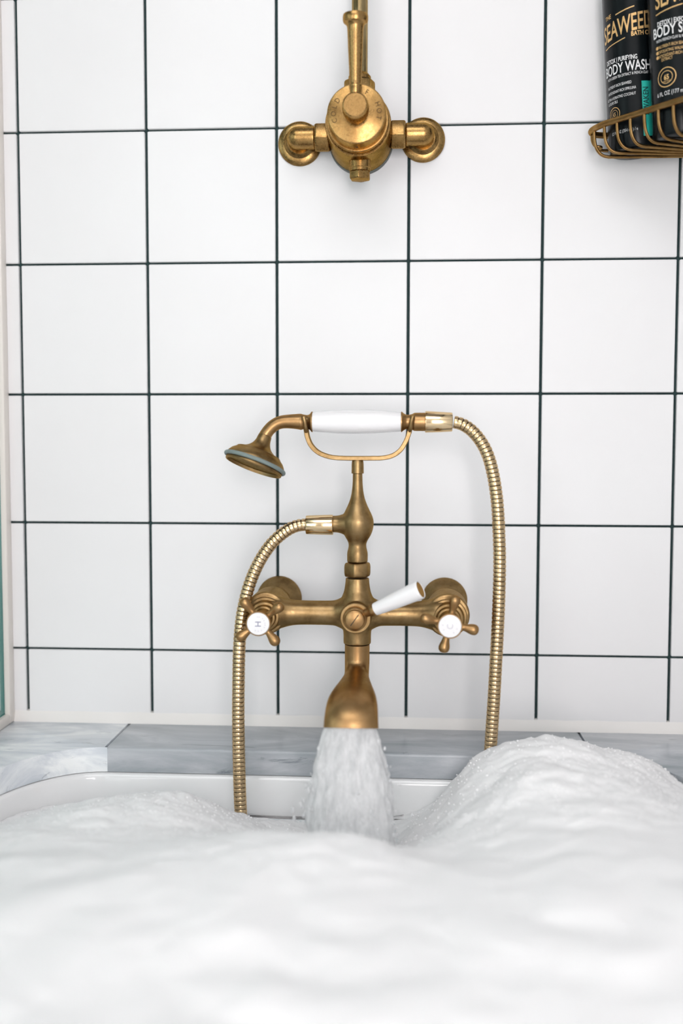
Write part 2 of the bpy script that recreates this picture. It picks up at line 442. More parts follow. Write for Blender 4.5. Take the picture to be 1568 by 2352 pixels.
slab([(SX0, -e), (JL - gp, -e), (JL - gp, CY0)] + [tuple(p) for p in bl] + [(CX0, ymid + gp), (SX0, ymid + gp)], m=MAT_MARBLE_PALE)
slab([(JL + gp, -e), (JR - gp, -e), (JR - gp, CY0), (JL + gp, CY0)])
slab([(JR + gp, -e), (SX1 - e, -e), (SX1 - e, ymid + gp), (CX1, ymid + gp)] + [tuple(p) for p in br[::-1]] + [(JR + gp, CY0)], m=MAT_MARBLE_MID)
slab([(SX0, ymid - gp), (CX0, ymid - gp)] + [tuple(p) for p in fl[::-1]] + [(0.086 - gp, CY1), (0.086 - gp, SY1), (SX0, SY1)])
slab([(CX1, ymid - gp), (SX1 - e, ymid - gp), (SX1 - e, SY1), (0.086 + gp, SY1), (0.086 + gp, CY1)] + [tuple(p) for p in fr_])
box('apron_panel', (SX0 + 0.012, SY1 + 0.03, 0.0), (SX0 + 0.030, -0.001, DECK - 0.0275), MAT_MARBLE, surround)
box('end_panel', (SX0 + 0.031, SY1 + 0.012, 0.0), (SX1 - 0.001, SY1 + 0.030, DECK - 0.0275), MAT_MARBLE, surround)

# ------------------------------------------------------------------ bathtub
TUB_T = DECK - 0.0278
loops = [(-0.022, TUB_T - 0.35), (-0.022, TUB_T - 0.02), (-0.022, TUB_T), (-0.002, TUB_T), (0.0015, TUB_T - 0.0015), (0.003, TUB_T - 0.006), (0.006, TUB_T - 0.03),
         (0.014, TUB_T - 0.10), (0.026, TUB_T - 0.22), (0.040, TUB_T - 0.33), (0.060, TUB_T - 0.385), (0.085, TUB_T - 0.41), (0.098, TUB_T - 0.415)]
V, F = [], []
for off, z in loops:
    V += [Vector((p.x, p.y, z)) for p in opening(off)]
m_ = len(opening(0))
for i in range(len(loops) - 1):
    for k in range(m_):
        k2 = (k + 1) % m_
        F.append((i * m_ + k, i * m_ + k2, (i + 1) * m_ + k2, (i + 1) * m_ + k))
F.append(tuple(range((len(loops) - 1) * m_, len(loops) * m_)))
tub = empty('bathtub', (0.086, -0.85, 0.0), 'white enamel bathtub set under the grey marble surround', 'bathtub')
link('basin', fixn(pyd('basin', V, F)), MAT_ENAMEL, tub, True, 50)
for fx in (-0.12, 0.29):
    for fy in (-0.35, -1.35):
        lathe('foot', [(0, 0.025), (0.008, 0.03), (0.02, 0.018), (0.17, 0.016)], (fx, fy, 0.0), (0, 0, 1), MAT_FRAME, tub, 16)

# ------------------------------------------------------------------ bath water and foam
WATER = RZ - 0.455
pw = opening(0.0225)
tag(link('bath_water', pyd('bath_water', [Vector((p.x, p.y, WATER)) for p in pw], [tuple(range(len(pw)))]), MAT_WATER, None, False),
    'soapy bath water lying under the foam in the tub', 'water', kind='stuff')
CP = [(-.26, .26, -.425), (-.25, .18, -.44), (-.15, .115, -.445), (-.05, .115, -.452), (.05, .115, -.458), (.12, .115, -.458), (.17, .125, -.445),
      (-.17, .22, -.412), (-.07, .21, -.400), (-.03, .23, -.414), (.02, .28, -.420), (.0, .17, -.442),
      (.06, .20, -.452), (.07, .25, -.447), (.10, .27, -.448), (.145, .24, -.445), (.10, .2, -.456), (.16, .19, -.44),
      (.195, .15, -.412), (.225, .15, -.372), (.262, .16, -.356), (.305, .165, -.354), (.345, .165, -.364), (.375, .165, -.362), (.405, .18, -.386), (.435, .22, -.394),
      (.185, .21, -.415), (.25, .25, -.365), (.33, .27, -.358), (.40, .3, -.374), (.22, .29, -.385),
      (.25, .108, -.395), (.32, .108, -.374), (.38, .12, -.382),
      (-.2, .40, -.392), (-.05, .38, -.383), (.03, .38, -.372), (.09, .385, -.369), (.13, .39, -.371), (.155, .39, -.384), (.18, .385, -.390), (.22, .37, -.376), (.3, .42, -.357), (.4, .45, -.36),
      (-.22, .6, -.385), (0, .6, -.366), (.15, .6, -.366), (.3, .6, -.355), (.42, .6, -.36), (-.22, .85, -.38), (0, .85, -.365), (.2, .85, -.362), (.4, .85, -.365),
      (-.2, 1.2, -.40), (.1, 1.2, -.39), (.4, 1.2, -.40)]
CPa = np.array(CP)
def rbf(dist): return np.sqrt(dist * dist + 0.03 ** 2)
Kd = np.hypot(CPa[:, None, 0] - CPa[None, :, 0], (CPa[:, None, 1] - CPa[None, :, 1]))
zm = CPa[:, 2].mean()
WT = np.linalg.solve(rbf(Kd) + np.eye(len(CPa)) * -0.004, CPa[:, 2] - zm)
def inside_opening(x, y, off):
    """True where (x, y) lies within the cut-out shrunk by off"""
    ax = max(CX0 + CA - x, x - (CX1 - CA), 0.0); ay = max(y - (CY0 - CB), (CY1 + CB) - y, 0.0)
    return (ax / (CA - off)) ** 2 + (ay / (CB - off)) ** 2 <= 1.0
gx = np.arange(-0.2712, 0.4436, 0.0026)
gD = np.concatenate([np.arange(0.1070, 0.46, 0.0026), np.arange(0.46, 1.30, 0.0052)])
XX, DD = np.meshgrid(gx, gD)
dist = np.hypot(XX.ravel()[:, None] - CPa[None, :, 0], DD.ravel()[:, None] - CPa[None, :, 1])
HH = (rbf(dist) @ WT + zm).reshape(XX.shape)
V, idx = [], -np.ones(XX.shape, int)
for i in range(XX.shape[0]):
    for j in range(XX.shape[1]):
        x, D = float(XX[i, j]), float(DD[i, j])
        if not inside_opening(x, -D, 0.0032): continue
        q = Vector((x, D, 0.3))
        big = math.sqrt(noise.noise(q * 13.0) ** 2 + 0.06) * 2.0 + noise.noise(q * 7.0)
        mid = math.sqrt(noise.noise(q * 34.0 + Vector((3, 1, 7))) ** 2 + 0.02) * 2.0
        sm = noise.noise(q * 95.0)
        fi = noise.noise(q * 260.0)
        lump = max(0.0, 1.0 - abs(D - 0.17) / 0.16); z = HH[i, j] + lump * (0.0050 * noise.noise(q * 22.0 + Vector((9, 2, 4))) + 0.0035 * math.sqrt(noise.noise(q * 48.0) ** 2 + 0.01) + 0.0014 * noise.noise(q * 150.0)) + 0.0042 * big + 0.0010 * mid + 0.0006 * sm + 0.0003 * fi - 0.004
        idx[i, j] = len(V); V.append(Vector((x, -D, RZ + z)))
F = []
H_, W_ = idx.shape
for i in range(H_ - 1):
    for j in range(W_ - 1):
        q = (idx[i, j], idx[i, j + 1], idx[i + 1, j + 1], idx[i + 1, j])
        if min(q) >= 0: F.append(tuple(int(a) for a in q))
me = fixn(pyd('bath_foam', V, F))
bm = bmesh.new(); bm.from_mesh(me)
ed = [e_ for e_ in bm.edges if e_.is_boundary]
res = bmesh.ops.extrude_edge_only(bm, edges=ed)
for g_ in res['geom']:
    if isinstance(g_, bmesh.types.BMVert): g_.co.z = WATER + 0.002; 
for v_ in bm.verts:
    if abs(v_.co.z - (WATER + 0.002)) < 1e-6:
        c_ = Vector((0.086, -0.75)); dxy = Vector((c_.x - v_.co.x, max(-1.2, min(-0.3, v_.co.y)) - v_.co.y)); 
        if dxy.length > 0: dxy = dxy.normalized() * 0.014; v_.co.x += dxy.x; v_.co.y += dxy.y
bmesh.ops.recalc_face_normals(bm, faces=bm.faces); bm.to_mesh(me); bm.free()
if me.polygons[len(me.polygons) // 3].normal.z < 0: me.flip_normals()
nv = len(me.vertices); nrm = np.zeros(nv * 3); me.vertices.foreach_get('normal', nrm); nrm = nrm.reshape(-1, 3)
co = np.zeros(nv * 3); me.vertices.foreach_get('co', co); co = co.reshape(-1, 3)
for k in range(nv):
    if co[k, 2] < WATER + 0.006 or co[k, 1] < -0.5: continue
    p = Vector(co[k]); fade = min(1.0, (co[k, 1] + 0.5) / 0.12)
    co[k] += nrm[k] * fade * (0.0032 * (math.sqrt(noise.noise(p * 36.0) ** 2 + 0.006) - 0.15) + 0.0013 * (math.sqrt(noise.noise(p * 88.0) ** 2 + 0.004) - 0.15) + 0.0006 * noise.noise(p * 210.0))
me.vertices.foreach_set('co', co.ravel()); me.update()
V = [Vector(c) for c in co if c[2] > WATER + 0.006]
foam = tag(link('bath_foam', me, MAT_FOAM, None, True, 180), 'thick white bubble foam heaped over the bathtub', 'foam', kind='stuff')
# small bubbles bulging out of the foam, finest where the mound meets the wall side
ico = bmesh.new(); bmesh.ops.create_icosphere(ico, subdivisions=2, radius=1.0)
IV = [v_.co.copy() for v_ in ico.verts]; IF = [tuple(v_.index for v_ in f.verts) for f in ico.faces]; ico.free()
rng = random.Random(11); V2, F2 = [], []
cand = [k for k, v_ in enumerate(V) if v_.y > -0.36]
for _ in range(5200):
    p = V[rng.choice(cand)]; rad = rng.uniform(0.0004, 0.0010) * (1.6 if rng.random() < 0.06 else 1)
    o_ = len(V2); c_ = p + Vector((rng.uniform(-1, 1) * 0.002, rng.uniform(-1, 1) * 0.002, -rad * 0.6))
    V2 += [c_ + q * rad for q in IV]; F2 += [tuple(a + o_ for a in f) for f in IF]
bub = link('foam_bubbles', pyd('foam_bubbles', V2, F2), MAT_FOAM, foam, True, 180); bub['kind'] = 'stuff'

# ------------------------------------------------------------------ glass screen on the left
GX = -0.3160
screen = empty('glass_screen', (GX - 0.004, -0.006, DECK), 'green tinted glass shower screen standing on the marble at the left', 'glass screen')
pane = box('glass_pane', (GX - 0.0150, -1.02, DECK + 0.009), (GX - 0.0070, -0.006, 2.1), MAT_GLASS, screen)
box('pane_edge', (GX - 0.0151, -0.0105, DECK + 0.0085), (GX - 0.0069, -0.0055, 2.1), MAT_GLASS_EDGE, pane)
box('pane_edge', (GX - 0.0151, -1.02, DECK + 0.0075), (GX - 0.0069, -0.006, DECK + 0.0125), MAT_GLASS_EDGE, pane)
box('wall_channel', (GX - 0.0068, -0.020, DECK + 0.0005), (GX, -0.0045, 2.1), MAT_CHANNEL, screen, 0.0012)
box('sill_channel', (GX - 0.0068, -1.02, DECK + 0.0003), (GX, -0.0205, DECK + 0.0120), MAT_CHANNEL, screen, 0.0012)

# ------------------------------------------------------------------ bath mixer tap
DM = 0.115                                   # axis plane of the mixer in front of the wall
MX = 0.0985                                  # centre column
MM = 0.0004548                               # metres per photo pixel in that plane
def zpx(y, D=DM): return W(820, y, D).z
ZA = RZ - 0.2352                             # axis height of the arms
ELB = (0.0022, 0.1935)
mixer = empty('bath_mixer_tap', (MX, -DM, RZ - 0.33), 'aged brass bath mixer tap with two cross handles and curved spout', 'bath tap')
UP, OUT = Vector((0, 0, 1)), Vector((0, -1, 0))
def col_prof(pts):
    """(photo row, half width in pixels) down the column -> lathe profile measured upward from z of last"""
    return [(zpx(y) - RZ, hw * MM) for y, hw in pts]
# lower casting: column flares, arms, barrels
geos = []
pr = smooth_prof(col_prof([(1478, 32), (1468, 32), (1450, 32.5), (1436, 36), (1415, 42), (1396, 42), (1374, 37), (1358, 31), (1340, 28), (1327, 27)]), 4)
geos.append(lathe_geo(pr, (MX, -DM, RZ), UP, 48))
for sx, ex in ((-1, ELB[0]), (1, ELB[1])):
    Lr = abs(ex - MX)
    geos.append(lathe_geo(smooth_prof([(0, 0.0195), (0.014, 0.0175), (0.022, 0.0140), (0.030, 0.0130), (Lr - 0.036, 0.0130), (Lr - 0.024, 0.0145), (Lr - 0.012, 0.0180), (Lr, 0.0190)], 4), (MX, -DM, ZA), (sx, 0, 0), 40))
    geos.append(lathe_geo([(0.048, 0.0135), (0.056, 0.0170), (0.066, 0.0205), (0.080, 0.0222), (0.122, 0.0226), (0.1245, 0.0222), (0.1245, 0.010)], (ex, 0, ZA), OUT, 48))
geos.append(lathe_geo([(0, 0.015), (0.018, 0.0158), (0.0255, 0.0152)], (MX - 0.0005, -DM, ZA - 0.001), OUT, 40))
body = fused('body', geos, MAT_BRASS, mixer, 0.0009, 9)
for ex in ELB:
    lathe('escutcheon', [(0.0045, 0.0255), (0.006, 0.0263), (0.0085, 0.0260), (0.0120, 0.0235), (0.0160, 0.0195), (0.020, 0.0162), (0.026, 0.0142), (0.050, 0.0138)], (ex, 0, ZA - 0.0015), OUT, MAT_BRASS, mixer, 56, 30)
lathe('union_ring', [(-0.0006, 0.0152), (0.0, 0.0160), (0.0012, 0.0160), (0.002, 0.0152)], (MX - 0.0005, -DM - 0.0255, ZA - 0.001), OUT, MAT_BRASS, mixer)
# upper pillar with hose outlet
pp = col_prof([(1291, 23.5), (1278, 24), (1268, 23.5), (1258, 21), (1250, 20.5), (1242, 23), (1232, 29), (1218, 35), (1200, 37.5), (1186, 34.5), (1172, 28), (1158, 21.5), (1142, 16), (1125, 13), (1105, 11.5), (1086, 11.2)])
geos = [lathe_geo(smooth_prof(pp, 4), (MX, -DM, RZ), UP, 40)]
ZO = zpx(1204)
geos.append(lathe_geo(smooth_prof([(0.0, 0.014), (0.010, 0.0125), (0.017, 0.0100), (0.021, 0.0090), (0.0262, 0.0088)], 4), (MX, -DM, ZO), (-1, 0, 0), 36))
fused('hose_pillar', geos, MAT_BRASS, mixer, 0.0008, 7)
lathe('pillar_collar', [(zpx(1088) - RZ, 0.0053), (zpx(1087) - RZ, 0.0064), (zpx(1068) - RZ, 0.0063), (zpx(1060) - RZ, 0.0060), (zpx(1056) - RZ, 0.0055)], (MX, -DM, RZ), UP, MAT_BRASS, mixer, 32)
n_ = hexnut('hex_nut', (MX, -DM, zpx(1324.5)), UP, 0.0147, zpx(1292) - zpx(1324.5), MAT_BRASS, mixer, 0.0032, (1, 0.35, 0))
# cradle holding the handset
ZH = zpx(969)
cr = [(703, 985), (706, 1003), (714, 1022), (728, 1037), (746, 1046), (768, 1051), (800, 1052.5), (822, 1052.5), (850, 1052.5), (880, 1051.5), (902, 1046), (919, 1034), (930, 1017), (937, 1001), (941, 985)]
path = spline([W(a, c, DM) for a, c in cr], 6)
def strap_geo(path, wide, thin):
    V, F = [], []; n = len(path)
    for i in range(n):
        t = (path[min(i + 1, n - 1)] - path[max(i - 1, 0)]).normalized()
        nn = t.cross(Vector((0, 1, 0))); nn = nn.normalized() if nn.length > 1e-5 else Vector((1, 0, 0))
        bb = nn.cross(t).normalized()
        for a, c in ((-1, -0.7), (-0.7, -1), (0.7, -1), (1, -0.7), (1, 0.7), (0.7, 1), (-0.7, 1), (-1, 0.7)):
            V.append(path[i] + bb * (a * wide) + nn * (c * thin))
    for i in range(n - 1):
        for k in range(8):
            F.append((i * 8 + k, i * 8 + (k + 1) % 8, (i + 1) * 8 + (k + 1) % 8, (i + 1) * 8 + k))
    F += [tuple(range(8))[::-1], tuple(range((n - 1) * 8, n * 8))]
    return V, F
g_all = [strap_geo(path, 0.0062, 0.0024)]
for sgn in (-1, 1):
    for a in ([(704, 996), (701.5, 982), (699.5, 968), (697, 957)], [(940, 994), (942.5, 980), (945, 966), (948, 956)]):
        ps = [W(a[0][0], a[0][1], DM + sgn * 0.003), W(a[1][0], a[1][1], DM + sgn * 0.0085), W(a[2][0], a[2][1], DM + sgn * 0.0105), W(a[3][0], a[3][1], DM + sgn * 0.0105)]
        g_all.append(sweep_geo(spline(ps, 5), lambda i: (0.0023, 0.0021), 12))
V, F = merge(g_all)
link('handset_cradle', fixn(pyd('handset_cradle', V, F)), MAT_BRASS, mixer, True, 40)
# spout
sp = [(0.115, zpx(1479.5) - RZ, .0131, .0131), (0.115, -0.279, .0131, .0131), (0.116, -0.288, .0130, .0130), (0.121, -0.2955, .0128, .0125), (0.131, -0.3005, .0132, .0116), (0.148, -0.3020, .0155, .0112),
      (0.168, -0.3030, .0185, .0112), (0.188, -0.3040, .0215, .0116), (0.205, -0.3065, .0238, .0122), (0.218, -0.3120, .0252, .0132), (0.2265, -0.3200, .0258, .0142), (0.229, -0.3270, .0262, .0148)]
spn = smooth_prof(sp, 5)
path = [Vector((MX - 0.0, -q[0], RZ + q[1])) for q in spn]
V, F = sweep_geo(path, lambda i: (spn[i][2], spn[i][3]), 40, cap=False, up=Vector((0, 1, 0)))
n0 = len(V); last = len(spn) - 1
# hollow mouth: lip turned inward and a throat going back up
for sc_, back in ((0.93, 0.0), (0.90, 0.004), (0.80, 0.012), (0.62, 0.016)):
    c_ = path[last]; tdir = (path[last] - path[last - 1]).normalized()
    for k in range(40):
        V.append(c_ + (V[last * 40 + k] - c_) * sc_ - tdir * back)
ring = [last * 40] + [n0 + 40 * k for k in range(4)]
for a_, b_ in zip(ring[:-1], ring[1:]):
    for k in range(40):
        k2 = (k + 1) % 40; F.append((a_ + k, a_ + k2, b_ + k2, b_ + k))
F.append(tuple(range(ring[-1], ring[-1] + 40))); F.append(tuple(range(39, -1, -1)))
spout = link('spout', fixn(pyd('spout', V, F)), MAT_BRASS_WARM, mixer, True, 50)
MOUTH = path[last].copy()
# diverter screw and lever
DF = -DM - 0.0255
lathe('lever_boss', [(0.0, 0.0122), (0.0030, 0.0126), (0.0075, 0.0124), (0.0090, 0.0112), (0.0094, 0.0105), (0.0102, 0.0102), (0.0125, 0.0095), (0.0134, 0.0078), (0.0137, 0.0)], (MX - 0.0008, DF, ZA - 0.001), OUT, MAT_BRASS_WARM, mixer, 44, 28)
c0 = Vector((MX - 0.0008, DF - 0.01375, ZA - 0.001)); dv = Vector((0.58, 0, 0.81))
pv = Vector((-0.81, 0, 0.58))
sl = [c0 + dv * a * 0.0072 + pv * b_ * 0.0005 + Vector((0, y_, 0)) for y_ in (-0.0001, 0.001) for a, b_ in ((-1, -1), (1, -1), (1, 1), (-1, 1))]
link('screw_slot', fixn(pyd('screw_slot', sl, [(0, 1, 2, 3), (4, 5, 6, 7), (0, 1, 5, 4), (1, 2, 6, 5), (2, 3, 7, 6), (3, 0, 4, 7)])), MAT_GROOVE, mixer, False)
la = W(846, 1406, DM + 0.031); lb = W(966, 1354, DM + 0.049)
ldir = (lb - la).normalized(); LL = (lb - la).length
lever = lathe('diverter_lever', smooth_prof([(-0.010, 0.0038), (0.0, 0.0045), (0.004, 0.0062), (0.007, 0.0066)], 3) + [(0.007, 0.0066), (0.009, 0.0064)], la, ldir, MAT_BRASS_WARM, mixer, 32)
lathe('porcelain_grip', [(0.0078, 0.0055), (0.0080, 0.0064), (0.010, 0.0068), (LL * 0.5, 0.0083), (LL - 0.003, 0.0097), (LL - 0.001, 0.0096), (LL, 0.0090), (LL, 0.0086), (LL - 0.0015, 0.0083)], la, ldir, MAT_PORCELAIN, lever, 40)['label'] = 'white porcelain lever grip'
lathe('grip_end_cap', [(LL - 0.0014, 0.0082), (LL - 0.0006, 0.0080), (LL - 0.0004, 0.006), (LL - 0.0012, 0.0)], la, ldir, MAT_BRASS_WARM, lever, 32)

# lettering helper
def text_geo(s, size, sx=1.0, bold=0.0):
    cu = bpy.data.curves.new('t', 'FONT'); cu.body = s; cu.size = size; cu.align_x = 'CENTER'; cu.offset = bold
    cu.resolution_u = 3
    o = bpy.data.objects.new('t', cu); COL.objects.link(o)
    dg = bpy.context.evaluated_depsgraph_get(); dg.update()
    me = bpy.data.meshes.new_from_object(o.evaluated_get(dg))
    bm = bmesh.new(); bm.from_mesh(me); bmesh.ops.triangulate(bm, faces=bm.faces)
    bm.verts.ensure_lookup_table()
    V = [(v_.co.x * sx, v_.co.y) for v_ in bm.verts]; F = [tuple(v_.index for v_ in f.verts) for f in bm.faces]
    bm.free(); bpy.data.objects.remove(o); bpy.data.curves.remove(cu); bpy.data.meshes.remove(me)
    return V, F
def flat_print(name, geos, org, ux, uy, m, parent):
    """2-d geometry laid on a plane"""
    V, F = merge([([org + ux * a + uy * c for a, c in v], f) for v, f in geos])
    return link(name, pyd(name, V, F), m, parent, False)

# cross handles
def cross_handle(ex, rot, letter, letter_rot, ring_marks, lab):
    o0 = Vector((ex, 0, ZA - 0.0020))
    bon = lathe('valve_bonnet', [(0.120, 0.0198), (0.1262, 0.0198), (0.1270, 0.0190), (0.1272, 0.0168), (0.1300, 0.0160), (0.1330, 0.0150), (0.1335, 0.0128), (0.1365, 0.0122), (0.1400, 0.0118), (0.1405, 0.0100), (0.1440, 0.0094), (0.150, 0.0090), (0.154, 0.0090)], o0, OUT, MAT_BRASS, mixer, 48, 25)
    hub = lathe('cross_handle', smooth_prof([(0.1525, 0.0086), (0.1560, 0.0098), (0.1600, 0.0108), (0.1660, 0.0112), (0.1710, 0.0120), (0.1740, 0.0125)], 3) + [(0.1762, 0.0125), (0.1768, 0.0121), (0.1768, 0.0117), (0.1755, 0.0114)], o0, OUT, MAT_BRASS_WARM, mixer, 44, 30)
    hub['label'] = lab
    for k in range(4):
        t = rot + k * PI / 2; dr = Vector((math.cos(t), 0, math.sin(t)))
        prof = smooth_prof([(0.007, 0.0044), (0.011, 0.0035), (0.0145, 0.0034), (0.0180, 0.0041), (0.0210, 0.0050), (0.0240, 0.00555), (0.0268, 0.0051), (0.0288, 0.0036), (0.0297, 0.0015), (0.02985, 0.0)], 4)
        lathe('spoke', prof, o0 + OUT * 0.1635, dr + OUT * 0.02, MAT_BRASS_WARM, hub, 24, 60)
    cap = lathe('porcelain_button', [(0.1750, 0.0113), (0.1766, 0.0114), (0.1772, 0.0110), (0.1776, 0.0085), (0.17775, 0.0)], o0, OUT, MAT_PORCELAIN, hub, 44, 40)
    cap['label'] = 'white porcelain index button'
    P0 = o0 + OUT * 0.17795
    c, s = math.cos(letter_rot), math.sin(letter_rot)
    ux, uy = Vector((c, 0, s)), Vector((-s, 0, c))
    v, f = text_geo(letter, 0.0085, 1.0, 0.0)
    cxm = (min(a for a, _ in v) + max(a for a, _ in v)) / 2; cym = (min(b_ for _, b_ in v) + max(b_ for _, b_ in v)) / 2
    v = [(a - cxm, b_ - cym) for a, b_ in v]
    mi = MAT_INK if letter == 'H' else MAT_INK_PALE
    geos = [(v, f)]
    mk = []
    for a in ring_marks:
        tx, ty = math.cos(a), math.sin(a)
        q = [(0.0072 * tx + u * -ty - w * tx, 0.0072 * ty + u * tx - w * ty) for u, w in ((-.0004, -.0006), (.0004, -.0006), (.0004, .0006), (-.0004, .0006))]
        mk.append((q, [(0, 1, 2, 3)]))
    flat_print('letter', geos, P0, ux, uy, mi, hub)
    flat_print('worn_lettering', mk, P0, Vector((1, 0, 0)), Vector((0, 0, 1)), MAT_INK_PALE, hub)
marksL = [math.radians(a) for a in (95, 80, 50, 30, 8, -8, -28, -62, -88, -112)]
marksR = [math.radians(a) for a in (130, 95, 70, 30, -20, -60, -150, 170)]
cross_handle(ELB[0], math.radians(38), 'H', PI / 2, marksL, 'worn brass cross handle with the H button')
cross_handle(ELB[1], math.radians(77.5), 'C', PI / 2, marksR, 'worn brass cross handle with the C button')

# ------------------------------------------------------------------ hand shower resting in the cradle
hs = empty('hand_shower', W(820, 969, DM), 'brass hand shower with white porcelain handle lying in the tap cradle', 'hand shower')
HX = lambda px: W(px, 969, DM).x
AX = Vector((1, 0, 0)); A0 = Vector((0, -DM, ZH))
lathe('porcelain_handle', [(HX(715.5), 0.0085), (HX(716), 0.0096)] + smooth_prof([(HX(717), 0.0100), (HX(740), 0.0111), (HX(780), 0.0121), (HX(822), 0.0124), (HX(860), 0.0120), (HX(900), 0.0108), (HX(921), 0.0098)], 5) + [(HX(922.5), 0.0085)], A0, AX, MAT_PORCELAIN, hs, 44)['label'] = 'white porcelain handle'
lathe('front_ferrule', [(HX(685), 0.0060), (HX(686), 0.0078), (HX(690), 0.0085), (HX(691.5), 0.0085)] + smooth_prof([(HX(693), 0.0082), (HX(700), 0.0074), (HX(706), 0.0072), (HX(711), 0.0082), (HX(715), 0.0106)], 4) + [(HX(717.5), 0.0108), (HX(718), 0.0100)], A0, AX, MAT_BRASS_WARM, hs, 40, 30)
lathe('rear_ferrule', [(HX(920.5), 0.0100), (HX(921), 0.0106), (HX(923), 0.0106)] + smooth_prof([(HX(925), 0.0095), (HX(932), 0.0076), (HX(938), 0.0073), (HX(945), 0.0080), (HX(951), 0.0094)], 4) + [(HX(953), 0.0095), (HX(976.5), 0.0095), (HX(977), 0.0085)], A0, AX, MAT_BRASS_WARM, hs, 40, 30)
# curved neck
npts = [(689, 968.5, 18.3), (668, 968, 16.3), (650, 969, 15.2), (636, 973, 14.6), (624, 981, 14.4), (614, 992, 14.2), (606, 1005, 14.6)]
nps = smooth_prof([(*W(a, c, DM + k * 0.0006), q * MM) for k, (a, c, q) in enumerate(npts)], 5)
V, F = sweep_geo([Vector(q[:3]) for q in nps], lambda i: (nps[i][3], nps[i][3]), 32)
link('neck', fixn(pyd('neck', V, F)), MAT_BRASS_WARM, hs, True, 50)
hd = Vector((-0.315, -0.205, -0.90)).normalized(); H0 = W(608.5, 1001.5, DM + 0.0036)
lathe('head_bell', [(-0.001, 0.0060), (0.0, 0.0070)] + smooth_prof([(0.0006, 0.0071), (0.006, 0.0079), (0.0105, 0.0098), (0.014, 0.0130), (0.0168, 0.0175), (0.0182, 0.0222)], 4) + [(0.0188, 0.0236), (0.0202, 0.0246), (0.0214, 0.0262), (0.0230, 0.0282), (0.0262, 0.0306), (0.0285, 0.0316), (0.0290, 0.0316), (0.0292, 0.0290)], H0, hd, MAT_BRASS, hs, 64, 24)
tor = [(0.0305 + 0.0021 * math.sin(t), 0.0318 + 0.0021 * math.cos(t)) for t in (2 * PI * k / 14 for k in range(15))]
V, F = lathe_geo(tor, H0, hd, 64); F = F[:-2]
link('rubber_ring', fixn(pyd('rubber_ring', V, F)), MAT_RUBBER, hs, True, 60)['label'] = 'grey green rubber ring'
lathe('rose_rim', [(0.0292, 0.0290), (0.0320, 0.0306), (0.0350, 0.0308), (0.0358, 0.0303), (0.0358, 0.0290), (0.0325, 0.0280)], H0, hd, MAT_BRASS, hs, 64, 30)
lathe('rose_face', [(0.0318, 0.0284), (0.0328, 0.0284), (0.0332, 0.012), (0.0333, 0.0)], H0, hd, MAT_ROSE, hs, 64, 30)
# ------------------------------------------------------------------ metal shower hose
hose = empty('shower_hose', W(640, 1230, DM), 'pale brass ribbed shower hose looping from tap pillar to hand shower', 'hose')
def sleeve(p0, p1, r0, r1):
    d = (p1 - p0).normalized(); L_ = (p1 - p0).length
    return lathe('hose_sleeve', [(0, r0 - 0.0012), (0.0004, r0 - 0.0002), (0.001, r0), (L_ * 0.5, r0 + (r1 - r0) * 0.45), (L_ - 0.001, r1), (L_ - 0.0004, r1 - 0.0003), (L_, r1 - 0.0018)], p0, d, MAT_GOLD, hose, 40, 30)
sL = sleeve(W(765, 1205.5, DM), W(702, 1205.5, DM), 0.0106, 0.0098)
sR = sleeve(W(975.5, 969, DM), W(1039, 969.5, DM), 0.0111, 0.0098)
left = [(702, 1205.5, .115), (690, 1206, .115), (670, 1212, .116), (648, 1226, .118), (625, 1247, .121), (603, 1277, .126), (586, 1309, .131), (572, 1345, .136), (562, 1382, .139), (555, 1420, .141), (551, 1460, .143), (548.5, 1510, .145), (547.5, 1570, .147), (547, 1640, .149), (548, 1720, .151), (550, 1800, .153), (552.5, 1860, .156), (556, 1900, .160)]
right = [(1039, 969.5, .115), (1050, 971, .115), (1066, 977, .116), (1084, 990, .117), (1102, 1011, .119), (1117, 1038, .121), (1128, 1072, .123), (1136, 1112, .125), (1142, 1160, .127), (1145, 1215, .129), (1147, 1275, .131), (1146.5, 1335, .133), (1144.5, 1400, .134), (1141.5, 1465, .135), (1138, 1530, .136), (1134.5, 1595, .137), (1130.5, 1655, .138), (1126.5, 1715, .139), (1123, 1765, .141)]
pl = [W(*q) for q in left]; prr = [W(*q) for q in right]
e0, e1 = pl[-1], prr[-1]
under = [e0 + Vector((0.008, -0.012, -0.05)), Vector((0.04, -0.20, RZ - 0.56)), Vector((0.12, -0.21, RZ - 0.58)), Vector((0.20, -0.19, RZ - 0.54)), e1 + Vector((-0.002, -0.012, -0.06))]
full = resample(spline(pl + under + prr[::-1], 14), 0.00022)
PITCH_H = 0.00445; seg = 22
sec = [(0.0, 0.0057), (0.07, 0.0057), (0.11, 0.0064), (0.30, 0.00655), (0.70, 0.00655), (0.91, 0.0064), (0.96, 0.0057)]
total = len(full) * 0.00022; path, rads = [], []
k = 0
while (k + 1) * PITCH_H < total - 0.001:
    for fr, rr in sec:
        i = min(int((k + fr) * PITCH_H / 0.00022), len(full) - 1); path.append(full[i]); rads.append(rr)
    k += 1
V, F = [], []; side = None
for i in range(len(path)):
    j0, j1 = max(i - 4, 0), min(i + 4, len(path) - 1)
    t = (path[j1] - path[j0]).normalized()
    side = t.orthogonal().normalized() if side is None else (side - t * side.dot(t)).normalized()
    nn = t.cross(side)
    for q in range(seg):
        th = 2 * PI * q / seg; V.append(path[i] + (side * math.cos(th) + nn * math.sin(th)) * rads[i])
mi = []
for i in range(len(path) - 1):
    for q in range(seg):
        q2 = (q + 1) % seg; F.append((i * seg + q, i * seg + q2, (i + 1) * seg + q2, (i + 1) * seg + q))
        mi.append(1 if i % len(sec) in (0, 6) else 0)
